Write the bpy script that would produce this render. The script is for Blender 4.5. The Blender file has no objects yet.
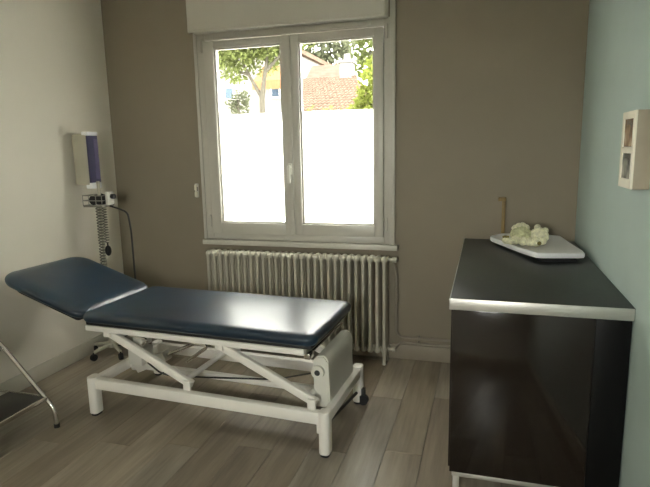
import bpy, bmesh, math, random
from mathutils import Vector, Matrix
random.seed(7)
SC = bpy.context.scene
COL = SC.collection

# ---------------------------------------------------------------- camera, light, exposure
CAM = Vector((0.0, -3.687, 1.5))
FW = Vector((-0.28240937, 0.94348053, -0.17346308))
RT = Vector((0.95878242, 0.28351046, -0.01892356))
UP = Vector((-0.03132458, 0.17165755, 0.98465855))
FPX = 539.7
cam_data = bpy.data.cameras.new('camera')
cam = bpy.data.objects.new('camera', cam_data)
COL.objects.link(cam)
m3 = Matrix((RT, UP, -FW)).transposed()
cam.matrix_world = Matrix.Translation(CAM) @ m3.to_4x4()
cam_data.sensor_fit = 'HORIZONTAL'; cam_data.sensor_width = 36.0
cam_data.lens = FPX / 650 * 36
cam_data.clip_start = 0.02; cam_data.clip_end = 300
SC.camera = cam

world = bpy.data.worlds.new('overcast_sky'); SC.world = world
world.use_nodes = True
bg = world.node_tree.nodes['Background']
bg.inputs[0].default_value = (1.0, 0.985, 0.94, 1)
bg.inputs[1].default_value = 50.0

sun_d = bpy.data.lights.new('sun', 'SUN'); sun_d.energy = 2.0; sun_d.angle = 0.05
sun_d.color = (1.0, 0.93, 0.8)
sun = bpy.data.objects.new('sun', sun_d); COL.objects.link(sun)
sun.rotation_euler = (0, math.radians(-38), 0)   # high, shining along the facade, into neither window

portal_d = bpy.data.lights.new('window_portal', 'AREA')        # guides sky sampling, gives no light itself
portal_d.shape = 'RECTANGLE'; portal_d.size = 1.5; portal_d.size_y = 1.6
portal_d.cycles.is_portal = True
portal = bpy.data.objects.new('window_portal', portal_d); COL.objects.link(portal)
portal.location = (-1.325, 0.31, 1.58); portal.rotation_euler = (math.radians(-90), 0, 0)

for (pl, pr_, ps, pt) in (((-.55, -5.06, 1.525), (math.radians(90), 0, 0), .75, 1.0),):
    p2d = bpy.data.lights.new('window_portal', 'AREA'); p2d.shape = 'RECTANGLE'; p2d.size = ps; p2d.size_y = pt
    p2d.cycles.is_portal = True
    p2o = bpy.data.objects.new('window_portal', p2d); COL.objects.link(p2o); p2o.location = pl; p2o.rotation_euler = pr_

vs = SC.view_settings
vs.view_transform = 'Standard'; vs.look = 'None'; vs.gamma = 1.0; vs.use_curve_mapping = False
vs.exposure = 0.5


def at(px, py, Y):
    """point on the plane y = Y seen at photograph pixel (px, py)"""
    d = FW + RT * ((px - 325) / FPX) - UP * ((py - 243.5) / FPX)
    return CAM + d * ((Y - CAM.y) / d.y)


# ---------------------------------------------------------------- materials
MATS = {}


def mat(name, col, rough=0.5, metal=0.0, var=0.06, scale=8.0, bump=0.0, bscale=60.0, stretch=None, spec=0.5, coat=0.0, coatr=0.05):
    if name in MATS:
        return MATS[name]
    m = bpy.data.materials.new(name); m.use_nodes = True
    nt = m.node_tree; N = nt.nodes; L = nt.links
    b = N['Principled BSDF']
    b.inputs['Roughness'].default_value = rough
    b.inputs['Metallic'].default_value = metal
    b.inputs['Specular IOR Level'].default_value = spec
    b.inputs['Coat Weight'].default_value = coat
    b.inputs['Coat Roughness'].default_value = coatr
    tc = N.new('ShaderNodeTexCoord'); mp = N.new('ShaderNodeMapping')
    L.new(tc.outputs['Object'], mp.inputs[0])
    if stretch:
        mp.inputs['Scale'].default_value = stretch
    nz = N.new('ShaderNodeTexNoise'); nz.inputs['Scale'].default_value = scale
    nz.inputs['Detail'].default_value = 4
    L.new(mp.outputs[0], nz.inputs['Vector'])
    rp = N.new('ShaderNodeValToRGB')
    lo = [max(0, c * (1 - var)) for c in col]; hi = [min(1, c * (1 + var)) for c in col]
    rp.color_ramp.elements[0].position = 0.3; rp.color_ramp.elements[1].position = 0.7
    rp.color_ramp.elements[0].color = (*lo, 1); rp.color_ramp.elements[1].color = (*hi, 1)
    L.new(nz.outputs['Fac'], rp.inputs[0])
    L.new(rp.outputs[0], b.inputs['Base Color'])
    if bump:
        n2 = N.new('ShaderNodeTexNoise'); n2.inputs['Scale'].default_value = bscale
        L.new(mp.outputs[0], n2.inputs['Vector'])
        bp = N.new('ShaderNodeBump'); bp.inputs['Strength'].default_value = bump; bp.inputs['Distance'].default_value = 0.004
        L.new(n2.outputs['Fac'], bp.inputs['Height']); L.new(bp.outputs[0], b.inputs['Normal'])
    MATS[name] = m
    return m


M_TAUPE = mat('taupe_wall_paint', (0.255, 0.219, 0.16), 0.75, var=0.03, scale=3, bump=0.15, bscale=220)
M_CREAM = mat('cream_wall_paint', (0.78, 0.735, 0.63), 0.7, var=0.02, scale=3, bump=0.15, bscale=220)
M_AQUA = mat('aqua_wall_paint', (0.475, 0.585, 0.545), 0.6, var=0.03, scale=4, bump=0.15, bscale=200)
M_CEIL = mat('white_ceiling_paint', (0.75, 0.73, 0.68), 0.9, var=0.02)
M_BASE = mat('painted_baseboard', (0.56, 0.53, 0.44), 0.45, var=0.03)
M_BASET = mat('taupe_baseboard', (0.3, 0.26, 0.195), 0.45, var=0.03)
M_PVC = mat('white_pvc', (0.53, 0.51, 0.445), 0.35, var=0.02)
M_BOXP = mat('shutter_box_plastic', (0.53, 0.505, 0.435), 0.4, var=0.02)
M_RAD = mat('cream_radiator_enamel', (0.5, 0.475, 0.385), 0.35, var=0.04, scale=20)
M_PIPE = mat('painted_pipe', (0.29, 0.255, 0.20), 0.45, var=0.04)
M_WHITE = mat('white_powder_coat', (0.85, 0.82, 0.755), 0.4, var=0.02)
M_PLAST = mat('white_moulded_plastic', (0.70, 0.685, 0.61), 0.4, var=0.02)
M_NAVY = mat('navy_vinyl', (0.0055, 0.0195, 0.038), 0.36, var=0.12, scale=5, bump=0.03, bscale=400, spec=0.45, coat=0.3, coatr=0.24)
M_NAVYD = mat('navy_vinyl_piping', (0.007, 0.02, 0.05), 0.45, var=0.1)
M_BLACK = mat('black_rubber', (0.012, 0.012, 0.012), 0.6, var=0.1)
M_DKSTEEL = mat('dark_steel', (0.05, 0.05, 0.05), 0.45, 0.6, var=0.1)
M_CHROME = mat('chrome', (0.72, 0.70, 0.66), 0.18, 1.0, var=0.03)
M_ALU = mat('brushed_aluminium', (0.62, 0.61, 0.57), 0.38, 0.85, var=0.08, scale=30, stretch=(0.6, 8, 30))
M_TREAD = mat('ribbed_black_rubber', (0.035, 0.031, 0.027), 0.42, var=0.2, scale=60)
M_TOP = mat('anthracite_laminate', (0.030, 0.034, 0.031), 0.42, var=0.12, scale=40, bump=0.04, bscale=500)
M_GLOSS = mat('dark_brown_gloss', (0.012, 0.008, 0.006), 0.10, var=0.1, scale=4, spec=0.5)
M_MATT = mat('black_matt_panel', (0.005, 0.005, 0.005), 0.45, var=0.1, spec=0.12)
M_SCALE = mat('white_scale_plastic', (0.86, 0.86, 0.86), 0.3, var=0.02)
M_TOYC = mat('cream_plush', (0.8, 0.77, 0.55), 0.95, var=0.25, scale=60, bump=0.9, bscale=260)
M_TOYG = mat('pale_green_plush', (0.58, 0.58, 0.34), 0.95, var=0.3, scale=60, bump=0.9, bscale=260)
M_TOYB = mat('olive_plush', (0.20, 0.17, 0.05), 0.95, var=0.3, scale=60, bump=0.9, bscale=260)
M_WOOD = mat('ochre_wood', (0.24, 0.16, 0.05), 0.5, var=0.2, scale=10, stretch=(20, 20, 1.5))
M_FRAMEW = mat('cream_painted_wood', (0.84, 0.80, 0.66), 0.5, var=0.04)
M_FRAMES = mat('shaded_frame_side', (0.36, 0.31, 0.23), 0.6, var=0.08)  # shade on the picture frame's sides, put into the colour
M_VIOLET = mat('deep_blue_dial_face', (0.010, 0.007, 0.045), 0.6, var=0.1)
M_LILAC = mat('lilac_gauge_scale', (0.07, 0.055, 0.13), 0.6, var=0.1)
M_GREYP = mat('grey_beige_plastic', (0.42, 0.40, 0.31), 0.5, var=0.05)
M_WIRE = mat('grey_wire', (0.30, 0.29, 0.25), 0.4, 0.6, var=0.05)
M_COIL = mat('grey_rubber_hose', (0.16, 0.15, 0.12), 0.6, var=0.1)
M_DOOR = mat('brown_door_laminate', (0.14, 0.10, 0.075), 0.45, var=0.2, scale=6, stretch=(12, 12, 1))

# outside
M_BARK = mat('pale_bark', (0.0185, 0.017, 0.0135), 0.9, var=0.3, scale=20, bump=0.6, bscale=30, spec=0.0)
M_RENDER = mat('white_house_render', (0.05, 0.048, 0.045), 0.9, var=0.03, spec=0.0)
M_PINK = mat('pink_house_render', (0.0360, 0.0261, 0.0198), 0.9, var=0.05, spec=0.0)
M_TILE = mat('terracotta_tile', (0.029, 0.0205, 0.0155), 0.85, var=0.25, scale=7, spec=0.0)
M_TILED = mat('weathered_red_tile', (0.03, 0.0165, 0.013), 0.85, var=0.2, scale=7, spec=0.0)
M_AWN = mat('orange_awning_cloth', (0.042, 0.023, 0.0115), 0.8, var=0.1, spec=0.0)
M_BOUNCE = mat('pale_bounce_ground', (0.46, 0.44, 0.40), 0.95, var=0.4, scale=20)  # unseen ground, made pale to bounce more daylight onto the film
M_WALLX = mat('outside_wall', (0.5, 0.47, 0.42), 0.9, var=0.05)
M_PANE_DK = mat('far_window_pane', (0.0160, 0.0220, 0.0300), 0.2, var=0.1, spec=0.0)


def leaf_mat(name, col):
    m = bpy.data.materials.new(name); m.use_nodes = True
    nt = m.node_tree; N = nt.nodes; L = nt.links
    N.remove(N['Principled BSDF'])
    out = N['Material Output']
    d = N.new('ShaderNodeBsdfDiffuse'); t = N.new('ShaderNodeBsdfTranslucent'); mx = N.new('ShaderNodeMixShader')
    tc = N.new('ShaderNodeTexCoord'); nz = N.new('ShaderNodeTexNoise'); nz.inputs['Scale'].default_value = 1.6
    L.new(tc.outputs['Object'], nz.inputs['Vector'])
    rp = N.new('ShaderNodeValToRGB')
    rp.color_ramp.elements[0].position = 0.35; rp.color_ramp.elements[1].position = 0.65
    rp.color_ramp.elements[0].color = (*[c * 0.7 for c in col], 1); rp.color_ramp.elements[1].color = (*[min(1, c * 1.3) for c in col], 1)
    L.new(nz.outputs['Fac'], rp.inputs[0])
    L.new(rp.outputs[0], d.inputs[0]); L.new(rp.outputs[0], t.inputs[0])
    mx.inputs[0].default_value = 0.45
    L.new(d.outputs[0], mx.inputs[1]); L.new(t.outputs[0], mx.inputs[2]); L.new(mx.outputs[0], out.inputs[0])
    return m


M_LEAF = leaf_mat('fresh_green_leaf', (0.03, 0.036, 0.012))
M_LEAFY = leaf_mat('yellow_green_leaf', (0.033, 0.039, 0.008))
M_LEAFD = leaf_mat('dark_green_leaf', (0.025, 0.0275, 0.0165))


def glass_mat():
    m = bpy.data.materials.new('clear_window_glass'); m.use_nodes = True
    nt = m.node_tree; N = nt.nodes; L = nt.links
    N.remove(N['Principled BSDF']); out = N['Material Output']
    t = N.new('ShaderNodeBsdfTransparent'); t.inputs[0].default_value = (0.97, 0.98, 0.97, 1)
    g = N.new('ShaderNodeBsdfGlossy'); g.inputs['Roughness'].default_value = 0.02
    fr = N.new('ShaderNodeFresnel'); fr.inputs[0].default_value = 1.45
    mx = N.new('ShaderNodeMixShader')
    L.new(fr.outputs[0], mx.inputs[0]); L.new(t.outputs[0], mx.inputs[1]); L.new(g.outputs[0], mx.inputs[2]); L.new(mx.outputs[0], out.inputs[0])
    return m


def frost_mat():
    m = bpy.data.materials.new('frosted_privacy_film'); m.use_nodes = True
    nt = m.node_tree; N = nt.nodes; L = nt.links
    N.remove(N['Principled BSDF']); out = N['Material Output']
    t = N.new('ShaderNodeBsdfTranslucent'); d = N.new('ShaderNodeBsdfDiffuse'); mx = N.new('ShaderNodeMixShader')
    tc = N.new('ShaderNodeTexCoord'); nz = N.new('ShaderNodeTexNoise'); nz.inputs['Scale'].default_value = 300
    L.new(tc.outputs['Object'], nz.inputs['Vector'])
    rp = N.new('ShaderNodeValToRGB')
    rp.color_ramp.elements[0].color = (0.86, 0.87, 0.87, 1); rp.color_ramp.elements[1].color = (0.90, 0.91, 0.91, 1)
    L.new(nz.outputs['Fac'], rp.inputs[0]); L.new(rp.outputs[0], t.inputs[0])
    d.inputs[0].default_value = (0.8, 0.82, 0.82, 1); mx.inputs[0].default_value = 0.05
    L.new(t.outputs[0], mx.inputs[1]); L.new(d.outputs[0], mx.inputs[2]); L.new(mx.outputs[0], out.inputs[0])
    return m


M_GLASS = glass_mat(); M_FROST = frost_mat()


def plank_mat(i, col):
    m = bpy.data.materials.new('grey_oak_plank'); m.use_nodes = True
    nt = m.node_tree; N = nt.nodes; L = nt.links
    b = N['Principled BSDF']; b.inputs['Roughness'].default_value = 0.36; b.inputs['Specular IOR Level'].default_value = 0.45
    tc = N.new('ShaderNodeTexCoord'); mp = N.new('ShaderNodeMapping')
    mp.inputs['Scale'].default_value = (26, 1.6, 1); mp.inputs['Location'].default_value = (i * 3.1, i * 1.7, 0)
    L.new(tc.outputs['Object'], mp.inputs[0])
    nz = N.new('ShaderNodeTexNoise'); nz.inputs['Scale'].default_value = 1.3; nz.inputs['Detail'].default_value = 8; nz.inputs['Roughness'].default_value = 0.65
    L.new(mp.outputs[0], nz.inputs['Vector'])
    mp2 = N.new('ShaderNodeMapping'); mp2.inputs['Scale'].default_value = (7, 1.3, 1); mp2.inputs['Location'].default_value = (i * 2.3, i, 0)
    L.new(tc.outputs['Object'], mp2.inputs[0])
    n2 = N.new('ShaderNodeTexNoise'); n2.inputs['Scale'].default_value = 1.0; n2.inputs['Detail'].default_value = 5
    L.new(mp2.outputs[0], n2.inputs['Vector'])
    add = N.new('ShaderNodeMath'); add.operation = 'ADD'; L.new(nz.outputs['Fac'], add.inputs[0]); L.new(n2.outputs['Fac'], add.inputs[1])
    mul = N.new('ShaderNodeMath'); mul.operation = 'MULTIPLY'; mul.inputs[1].default_value = 0.5; L.new(add.outputs[0], mul.inputs[0])
    rp = N.new('ShaderNodeValToRGB')
    e = rp.color_ramp.elements
    e[0].position = 0.33; e[0].color = (*[c * 0.62 for c in col], 1)
    e[1].position = 0.68; e[1].color = (*[c * 1.35 for c in col], 1)
    L.new(mul.outputs[0], rp.inputs[0]); L.new(rp.outputs[0], b.inputs['Base Color'])
    bp = N.new('ShaderNodeBump'); bp.inputs['Strength'].default_value = 0.12; bp.inputs['Distance'].default_value = 0.003
    L.new(nz.outputs['Fac'], bp.inputs['Height']); L.new(bp.outputs[0], b.inputs['Normal'])
    return m


PLANKS = [plank_mat(i, c) for i, c in enumerate([(0.30, 0.255, 0.195), (0.25, 0.21, 0.155), (0.34, 0.295, 0.23), (0.275, 0.24, 0.19), (0.22, 0.182, 0.137)])]

# ---------------------------------------------------------------- mesh helpers


def place(m, xf):
    return xf @ m if xf else m


def bx(bm, x0, x1, y0, y1, z0, z1, bevel=0.0, seg=2, xf=None):
    mtx = Matrix.Translation(((x0 + x1) / 2, (y0 + y1) / 2, (z0 + z1) / 2)) @ Matrix.Diagonal((abs(x1 - x0), abs(y1 - y0), abs(z1 - z0), 1))
    t = bmesh.new(); bmesh.ops.create_cube(t, size=1, matrix=mtx)
    if bevel:
        bmesh.ops.bevel(t, geom=t.edges[:], offset=bevel, segments=seg, affect='EDGES', profile=0.5)
    join(bm, t, xf)


def join(bm, t, xf=None):
    if xf:
        bmesh.ops.transform(t, matrix=xf, verts=t.verts)
    me = bpy.data.meshes.new('tmp'); t.to_mesh(me); t.free(); bm.from_mesh(me); bpy.data.meshes.remove(me)


def tube(bm, pts, r, seg=12, xf=None, caps=True):
    pts = [Vector(p) for p in pts]
    rs = r if isinstance(r, (list, tuple)) else [r] * len(pts)
    rings = []
    prev = None
    for i, p in enumerate(pts):
        if i == 0: t = pts[1] - p
        elif i == len(pts) - 1: t = p - pts[-2]
        else: t = (pts[i + 1] - p).normalized() + (p - pts[i - 1]).normalized()
        t.normalize()
        if prev is None:
            a = Vector((0, 0, 1)) if abs(t.z) < 0.9 else Vector((1, 0, 0))
            n = t.cross(a).normalized()
        else:
            n = (prev - t * prev.dot(t)).normalized()
        prev = n
        b = t.cross(n)
        rings.append([bm.verts.new((xf @ q) if xf else q) for q in [p + (n * math.cos(2 * math.pi * k / seg) + b * math.sin(2 * math.pi * k / seg)) * rs[i] for k in range(seg)]])
    for A, B in zip(rings, rings[1:]):
        for k in range(seg):
            bm.faces.new((A[k], A[(k + 1) % seg], B[(k + 1) % seg], B[k]))
    if caps:
        bm.faces.new(rings[0][::-1]); bm.faces.new(rings[-1])


def smooth_path(pts, n=6):
    """rounds the inner corners of a polyline"""
    pts = [Vector(p) for p in pts]; out = [pts[0]]
    for a, b, c in zip(pts, pts[1:], pts[2:]):
        d = min(min((a - b).length, (c - b).length) * 0.35, 0.06)
        p0 = b + (a - b).normalized() * d; p1 = b + (c - b).normalized() * d
        for k in range(n + 1):
            t = k / n
            out.append(p0 * (1 - t) ** 2 + b * 2 * t * (1 - t) + p1 * t * t)
    out.append(pts[-1]); return out


def ball(bm, c, r, sub=3, sq=(1, 1, 1), xf=None, noise=0.0):
    t = bmesh.new(); bmesh.ops.create_icosphere(t, subdivisions=sub, radius=1)
    for v in t.verts:
        k = 1 + noise * random.uniform(-1, 1)
        v.co = Vector((c[0] + v.co.x * r * sq[0] * k, c[1] + v.co.y * r * sq[1] * k, c[2] + v.co.z * r * sq[2] * k))
    join(bm, t, xf)


def rounded_outline(x0, x1, y0, y1, rad, n=8):
    """rad = (x0y0, x1y0, x1y1, x0y1) corner radii, counter-clockwise"""
    out = []
    for (cx, cy, r, a0) in ((x0 + rad[0], y0 + rad[0], rad[0], 180), (x1 - rad[1], y0 + rad[1], rad[1], 270), (x1 - rad[2], y1 - rad[2], rad[2], 0), (x0 + rad[3], y1 - rad[3], rad[3], 90)):
        for k in range(n + 1):
            a = math.radians(a0 + 90 * k / n)
            out.append((cx + r * math.cos(a), cy + r * math.sin(a)))
    return out


def slab(bm, outline, z0, z1, er, seg=6, dome=0.0, xf=None, soft=None):
    """upholstered slab: outline with a bull-nosed edge of radius er; dome lifts the middle of the top"""
    cx = sum(p[0] for p in outline) / len(outline); cy = sum(p[1] for p in outline) / len(outline)
    n = len(outline)

    def inset(d):
        res = []
        for i in range(n):
            a = Vector(outline[i - 1]); b = Vector(outline[i]); c = Vector(outline[(i + 1) % n])
            t = (c - a).normalized(); nn = Vector((-t.y, t.x))
            res.append(b + nn * d)
        return res
    rings = []
    for k in range(seg + 1):
        a = math.pi / 2 * k / seg
        rings.append((inset(er * (1 - math.sin(a))), z0 + er * (1 - math.cos(a))))
    for k in range(seg + 1):
        a = math.pi / 2 * k / seg
        rings.append((inset((soft or er) * (1 - math.cos(a))), z1 - er + er * math.sin(a)))
    top = inset(soft or er)
    for s in (0.8, 0.5, 0.2):
        rings.append(([Vector((cx + (p.x - cx) * s, cy + (p.y - cy) * s)) for p in top], z1 + dome * (1 - s * s)))
    R = []
    for pts, z in rings:
        R.append([bm.verts.new((xf @ Vector((p[0], p[1], z))) if xf else Vector((p[0], p[1], z))) for p in pts])
    for A, B in zip(R, R[1:]):
        for k in range(n):
            bm.faces.new((A[k], A[(k + 1) % n], B[(k + 1) % n], B[k]))
    bm.faces.new(R[0][::-1]); bm.faces.new(R[-1])


def wloc(o):
    v = Vector((0, 0, 0))
    while o:
        v = v + o.location; o = o.parent
    return v


def obj(name, bm, m, parent=None, smooth=True, origin=None):
    me = bpy.data.meshes.new(name)
    bmesh.ops.recalc_face_normals(bm, faces=bm.faces)
    base = wloc(parent) if parent else Vector((0, 0, 0))
    if origin is None:
        lo = Vector((1e9,) * 3); hi = Vector((-1e9,) * 3)
        for v in bm.verts:
            for k in range(3):
                lo[k] = min(lo[k], v.co[k]); hi[k] = max(hi[k], v.co[k])
        origin = Vector(((lo.x + hi.x) / 2, (lo.y + hi.y) / 2, lo.z))
    origin = Vector(origin)
    bmesh.ops.translate(bm, verts=bm.verts, vec=-origin)
    bm.to_mesh(me); bm.free()
    if smooth:
        me.shade_smooth()
        try:
            me.set_sharp_from_angle(angle=math.radians(38))
        except Exception:
            pass
    me.materials.append(m)
    o = bpy.data.objects.new(name, me); COL.objects.link(o)
    if parent: o.parent = parent
    o.location = origin - base
    return o


def part(name, m, parent, fn, smooth=True):
    bm = bmesh.new(); fn(bm)
    return obj(name, bm, m, parent, smooth)


def tag(o, label=None, cat=None, group=None, kind=None):
    if label: o['label'] = label
    if cat: o['category'] = cat
    if group: o['group'] = group
    if kind: o['kind'] = kind
    return o


def thing(name, label, cat, loc, group=None):
    o = bpy.data.objects.new(name, None); COL.objects.link(o); o.location = loc
    o.empty_display_size = 0.1
    return tag(o, label, cat, group)


def dup(o, parent, loc, m=None):
    c = o.copy(); COL.objects.link(c); c.parent = parent; c.location = loc
    return c


# ---------------------------------------------------------------- the room
XL, XR, YF, ZC = -2.84, 0.552, -4.75, 2.68
WX0, WX1, WZ0, WZ1 = -2.035, -0.62, 0.835, 2.335      # window opening


def simple(name, m, *boxes, smooth=False, parent=None, bevel=0.0):
    bm = bmesh.new()
    for b in boxes: bx(bm, *b, bevel=bevel)
    return obj(name, bm, m, parent, smooth)


tag(simple('wall_back', M_TAUPE, (XL - .3, WX0, 0, .3, -.3, ZC), (WX1, XR + .3, 0, .3, -.3, ZC), (WX0, WX1, 0, .3, -.3, WZ0), (WX0, WX1, 0, .3, WZ1, ZC)), 'taupe painted wall with the window', kind='structure')
tag(simple('wall_left', M_CREAM, (XL - .3, XL, YF - .3, 0, -.3, ZC)), 'cream painted wall beside the couch head', kind='structure')
tag(simple('wall_right', M_AQUA, (XR, XR + .3, YF - .3, 0, -.3, ZC)), 'aqua painted wall behind the worktop', kind='structure')
GX0, GX1, GZ0, GZ1 = -.90, -.20, 1.05, 2.00           # window added for fill light, opposite the first
tag(simple('wall_front', M_CREAM, (XL, GX0, YF - .3, YF, -.3, ZC), (GX1, XR, YF - .3, YF, -.3, ZC), (GX0, GX1, YF - .3, YF, -.3, GZ0), (GX0, GX1, YF - .3, YF, GZ1, ZC)), 'cream wall opposite the window', kind='structure')
tag(simple('ceiling', M_CEIL, (XL - .3, XR + .3, YF - .3, .3, ZC, ZC + .3)), 'plain white ceiling', kind='structure')
floor = tag(simple('floor', M_BLACK, (XL, XR, YF, 0, -.3, -.006)), 'grey oak plank floor', kind='structure')

PW, PL = 0.184, 1.22
plank_mesh = {}
col_i = 0
x = XL + .004
while x < XR - 0.01:
    w = min(PW, XR - .004 - x)
    y = YF + .004 - (col_i * 0.47 % 1.0) * PL
    while y < -.01:
        ya = max(y, YF + .004); yb = min(y + PL, -.004)
        if yb - ya > 0.02:
            mi = random.randrange(5)
            key = (round(w, 3), round(yb - ya, 3), mi)
            if key not in plank_mesh:
                bm = bmesh.new(); bx(bm, -w / 2 + .0008, w / 2 - .0008, -(yb - ya) / 2 + .0008, (yb - ya) / 2 - .0008, -.006, 0, bevel=.0014, seg=1)
                o = obj('plank', bm, PLANKS[mi], floor, False, origin=(0, 0, 0)); plank_mesh[key] = o
            else:
                o = dup(plank_mesh[key], floor, (0, 0, 0))
            o.location = Vector((x + w / 2, (ya + yb) / 2, 0)) - wloc(floor)
        y += PL
    x += PW; col_i += 1

tag(simple('baseboard_back', M_BASET, (XL, XR, -.014, 0, 0, .108), bevel=.003, smooth=True), 'taupe painted baseboard below the radiator', kind='structure')
tag(simple('baseboard_left', M_BASE, (XL, XL + .014, YF, -.014, 0, .108), bevel=.003, smooth=True), 'cream painted baseboard along the cream wall', kind='structure')
tag(simple('baseboard_right', M_BASE, (XR - .014, XR, YF, -1.56, 0, .108), bevel=.003, smooth=True), 'cream baseboard along the aqua wall', kind='structure')
gm = (GX0 + GX1) / 2
d1 = tag(simple('added_fill_window', M_PVC, (GX0, GX0 + .05, YF - .09, YF + .01, GZ0, GZ1), (GX1 - .05, GX1, YF - .09, YF + .01, GZ0, GZ1), (GX0 + .05, GX1 - .05, YF - .09, YF + .01, GZ0, GZ0 + .05), (GX0 + .05, GX1 - .05, YF - .09, YF + .01, GZ1 - .05, GZ1), bevel=.004, smooth=True), 'added clear white window for fill light opposite the frosted window', kind='structure')
for (q0, q1) in ((GX0 + .05, gm), (gm, GX1 - .05)):
    lf = part('leaf_frame', M_PVC, d1, lambda b: (bx(b, q0 + .002, q0 + .05, YF - .08, YF - .03, GZ0 + .052, GZ1 - .052, bevel=.004), bx(b, q1 - .05, q1 - .002, YF - .08, YF - .03, GZ0 + .052, GZ1 - .052, bevel=.004),
                                                  bx(b, q0 + .046, q1 - .046, YF - .08, YF - .03, GZ0 + .052, GZ0 + .11, bevel=.004), bx(b, q0 + .046, q1 - .046, YF - .08, YF - .03, GZ1 - .11, GZ1 - .052, bevel=.004)))
    part('pane', M_GLASS, lf, lambda b: bx(b, q0 + .05, q1 - .05, YF - .058, YF - .054, GZ0 + .11, GZ1 - .11), False)

# window -------------------------------------------------------------------------------
win = tag(simple('window_1', M_PVC,
                 (WX0 - .012, WX0 + .05, -.012, .07, WZ0, WZ1), (WX1 - .05, WX1 + .012, -.012, .07, WZ0, WZ1),
                 (WX0 + .05, WX1 - .05, -.012, .07, WZ1 - .055, WZ1), (WX0 + .05, WX1 - .05, -.012, .07, WZ0, WZ0 + .05), bevel=.004, smooth=True),
          'white PVC casement window with frosted lower glass', kind='structure')


def sash(x0, x1, z0, z1, gx0, gx1, gz0, gz1):
    bm = bmesh.new()
    bx(bm, x0, gx0, -.03, .045, z0, z1, bevel=.006); bx(bm, gx1, x1, -.03, .045, z0, z1, bevel=.006)
    bx(bm, gx0 - .004, gx1 + .004, -.028, .043, gz1, z1, bevel=.006); bx(bm, gx0 - .004, gx1 + .004, -.028, .043, z0, gz0, bevel=.006)
    s = obj('sash', bm, M_PVC, win)
    # glazing beads
    bm = bmesh.new(); w = .012
    for b in ((gx0, gx0 + w, gz0, gz1), (gx1 - w, gx1, gz0, gz1), (gx0 + w, gx1 - w, gz1 - w, gz1), (gx0 + w, gx1 - w, gz0, gz0 + w)):
        bx(bm, b[0], b[1], -.012, .012, b[2], b[3], bevel=.003, seg=1)
    obj('glazing_bead', bm, M_PVC, s)
    bm = bmesh.new(); bx(bm, gx0, gx1, .014, .018, gz0, gz1); p = obj('pane', bm, M_GLASS, s, False)
    bm = bmesh.new()
    vs_ = [bm.verts.new(q) for q in ((gx0, .011, gz0), (gx1, .011, gz0), (gx1, .011, 1.757), (gx0, .011, 1.757))]
    bm.faces.new(vs_); f = obj('privacy_film', bm, M_FROST, s, False); f['label'] = 'white frosted film over the lower glass'
    return s


sash(-1.985, -1.337, .882, 2.272, -1.905, -1.392, .962, 2.222)
sr = sash(-1.333, -.672, .882, 2.272, -1.262, -.735, .962, 2.222)
part('cover_strip', M_PVC, sr, lambda b: bx(b, -1.352, -1.316, -.042, -.028, .89, 2.265, bevel=.004))


def handle(b):
    bx(b, -1.352, -1.322, -.054, -.041, 1.32, 1.40, bevel=.005)
    tube(b, [(-1.337, -.05, 1.375), (-1.337, -.08, 1.375)], .011)
    bx(b, -1.349, -1.325, -.088, -.074, 1.26, 1.385, bevel=.006)


hd = part('window_handle', M_PLAST, sr, handle); hd['label'] = 'white lever handle'
part('vent_grille', M_PVC, win, lambda b: bx(b, -1.12, -.76, -.022, -.008, 2.288, 2.318, bevel=.004))
part('window_sill', M_PVC, win, lambda b: bx(b, -2.062, -.568, -.062, .02, .797, .834, bevel=.006))
for hx in (-2.004, -.652):
    for hz in (.93, 2.2):
        part('hinge', M_PVC, win, lambda b: tube(b, [(hx, -.022, hz), (hx, -.022, hz + .09)], .009))
tag(simple('trim_1', M_PVC, (-.628, -.594, -.028, 0, .834, ZC), bevel=.004, smooth=True), 'white batten running up beside the window', kind='structure')
tag(simple('trim_2', M_PVC, (-2.066, -2.04, -.022, 0, .834, 2.335), bevel=.004, smooth=True), 'white strip along the hinge side of the window', kind='structure')

sb = thing('roller_shutter_box', 'white plastic roller shutter box above the window', 'shutter box', (-1.34, -.06, 2.325))
part('casing', M_BOXP, sb, lambda b: bx(b, -2.05, -.640, -.125, -.0005, 2.326, ZC - .002, bevel=.012, seg=3))
part('bottom_lip', M_BOXP, sb, lambda b: bx(b, -2.045, -.645, -.13, -.108, 2.316, 2.336, bevel=.006))


def latch_body(b):
    bx(b, -2.125, -2.098, -.022, 0, 1.15, 1.255, bevel=.006)


lt = thing('shutter_strap_holder', 'small white shutter strap holder on the taupe wall', 'strap holder', (-2.11, 0, 1.15))
part('housing', M_PLAST, lt, latch_body)
part('lever', M_FRAMEW, lt, lambda b: (bx(b, -2.120, -2.104, -.036, -.02, 1.205, 1.245, bevel=.004), bx(b, -2.118, -2.098, -.04, -.02, 1.155, 1.195, bevel=.005)))
part('slot', M_BLACK, lt, lambda b: bx(b, -2.1035, -2.099, -.0245, -.021, 1.2, 1.23, bevel=.001))

# ---------------------------------------------------------------- radiator
NS = 28
RX0, RX1 = -1.975, -.645
pitch = (RX1 - RX0) / (NS - 1)
rad = thing('column_radiator', 'cream cast iron column radiator under the window', 'radiator', ((RX0 + RX1) / 2, -.095, 0))


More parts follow.
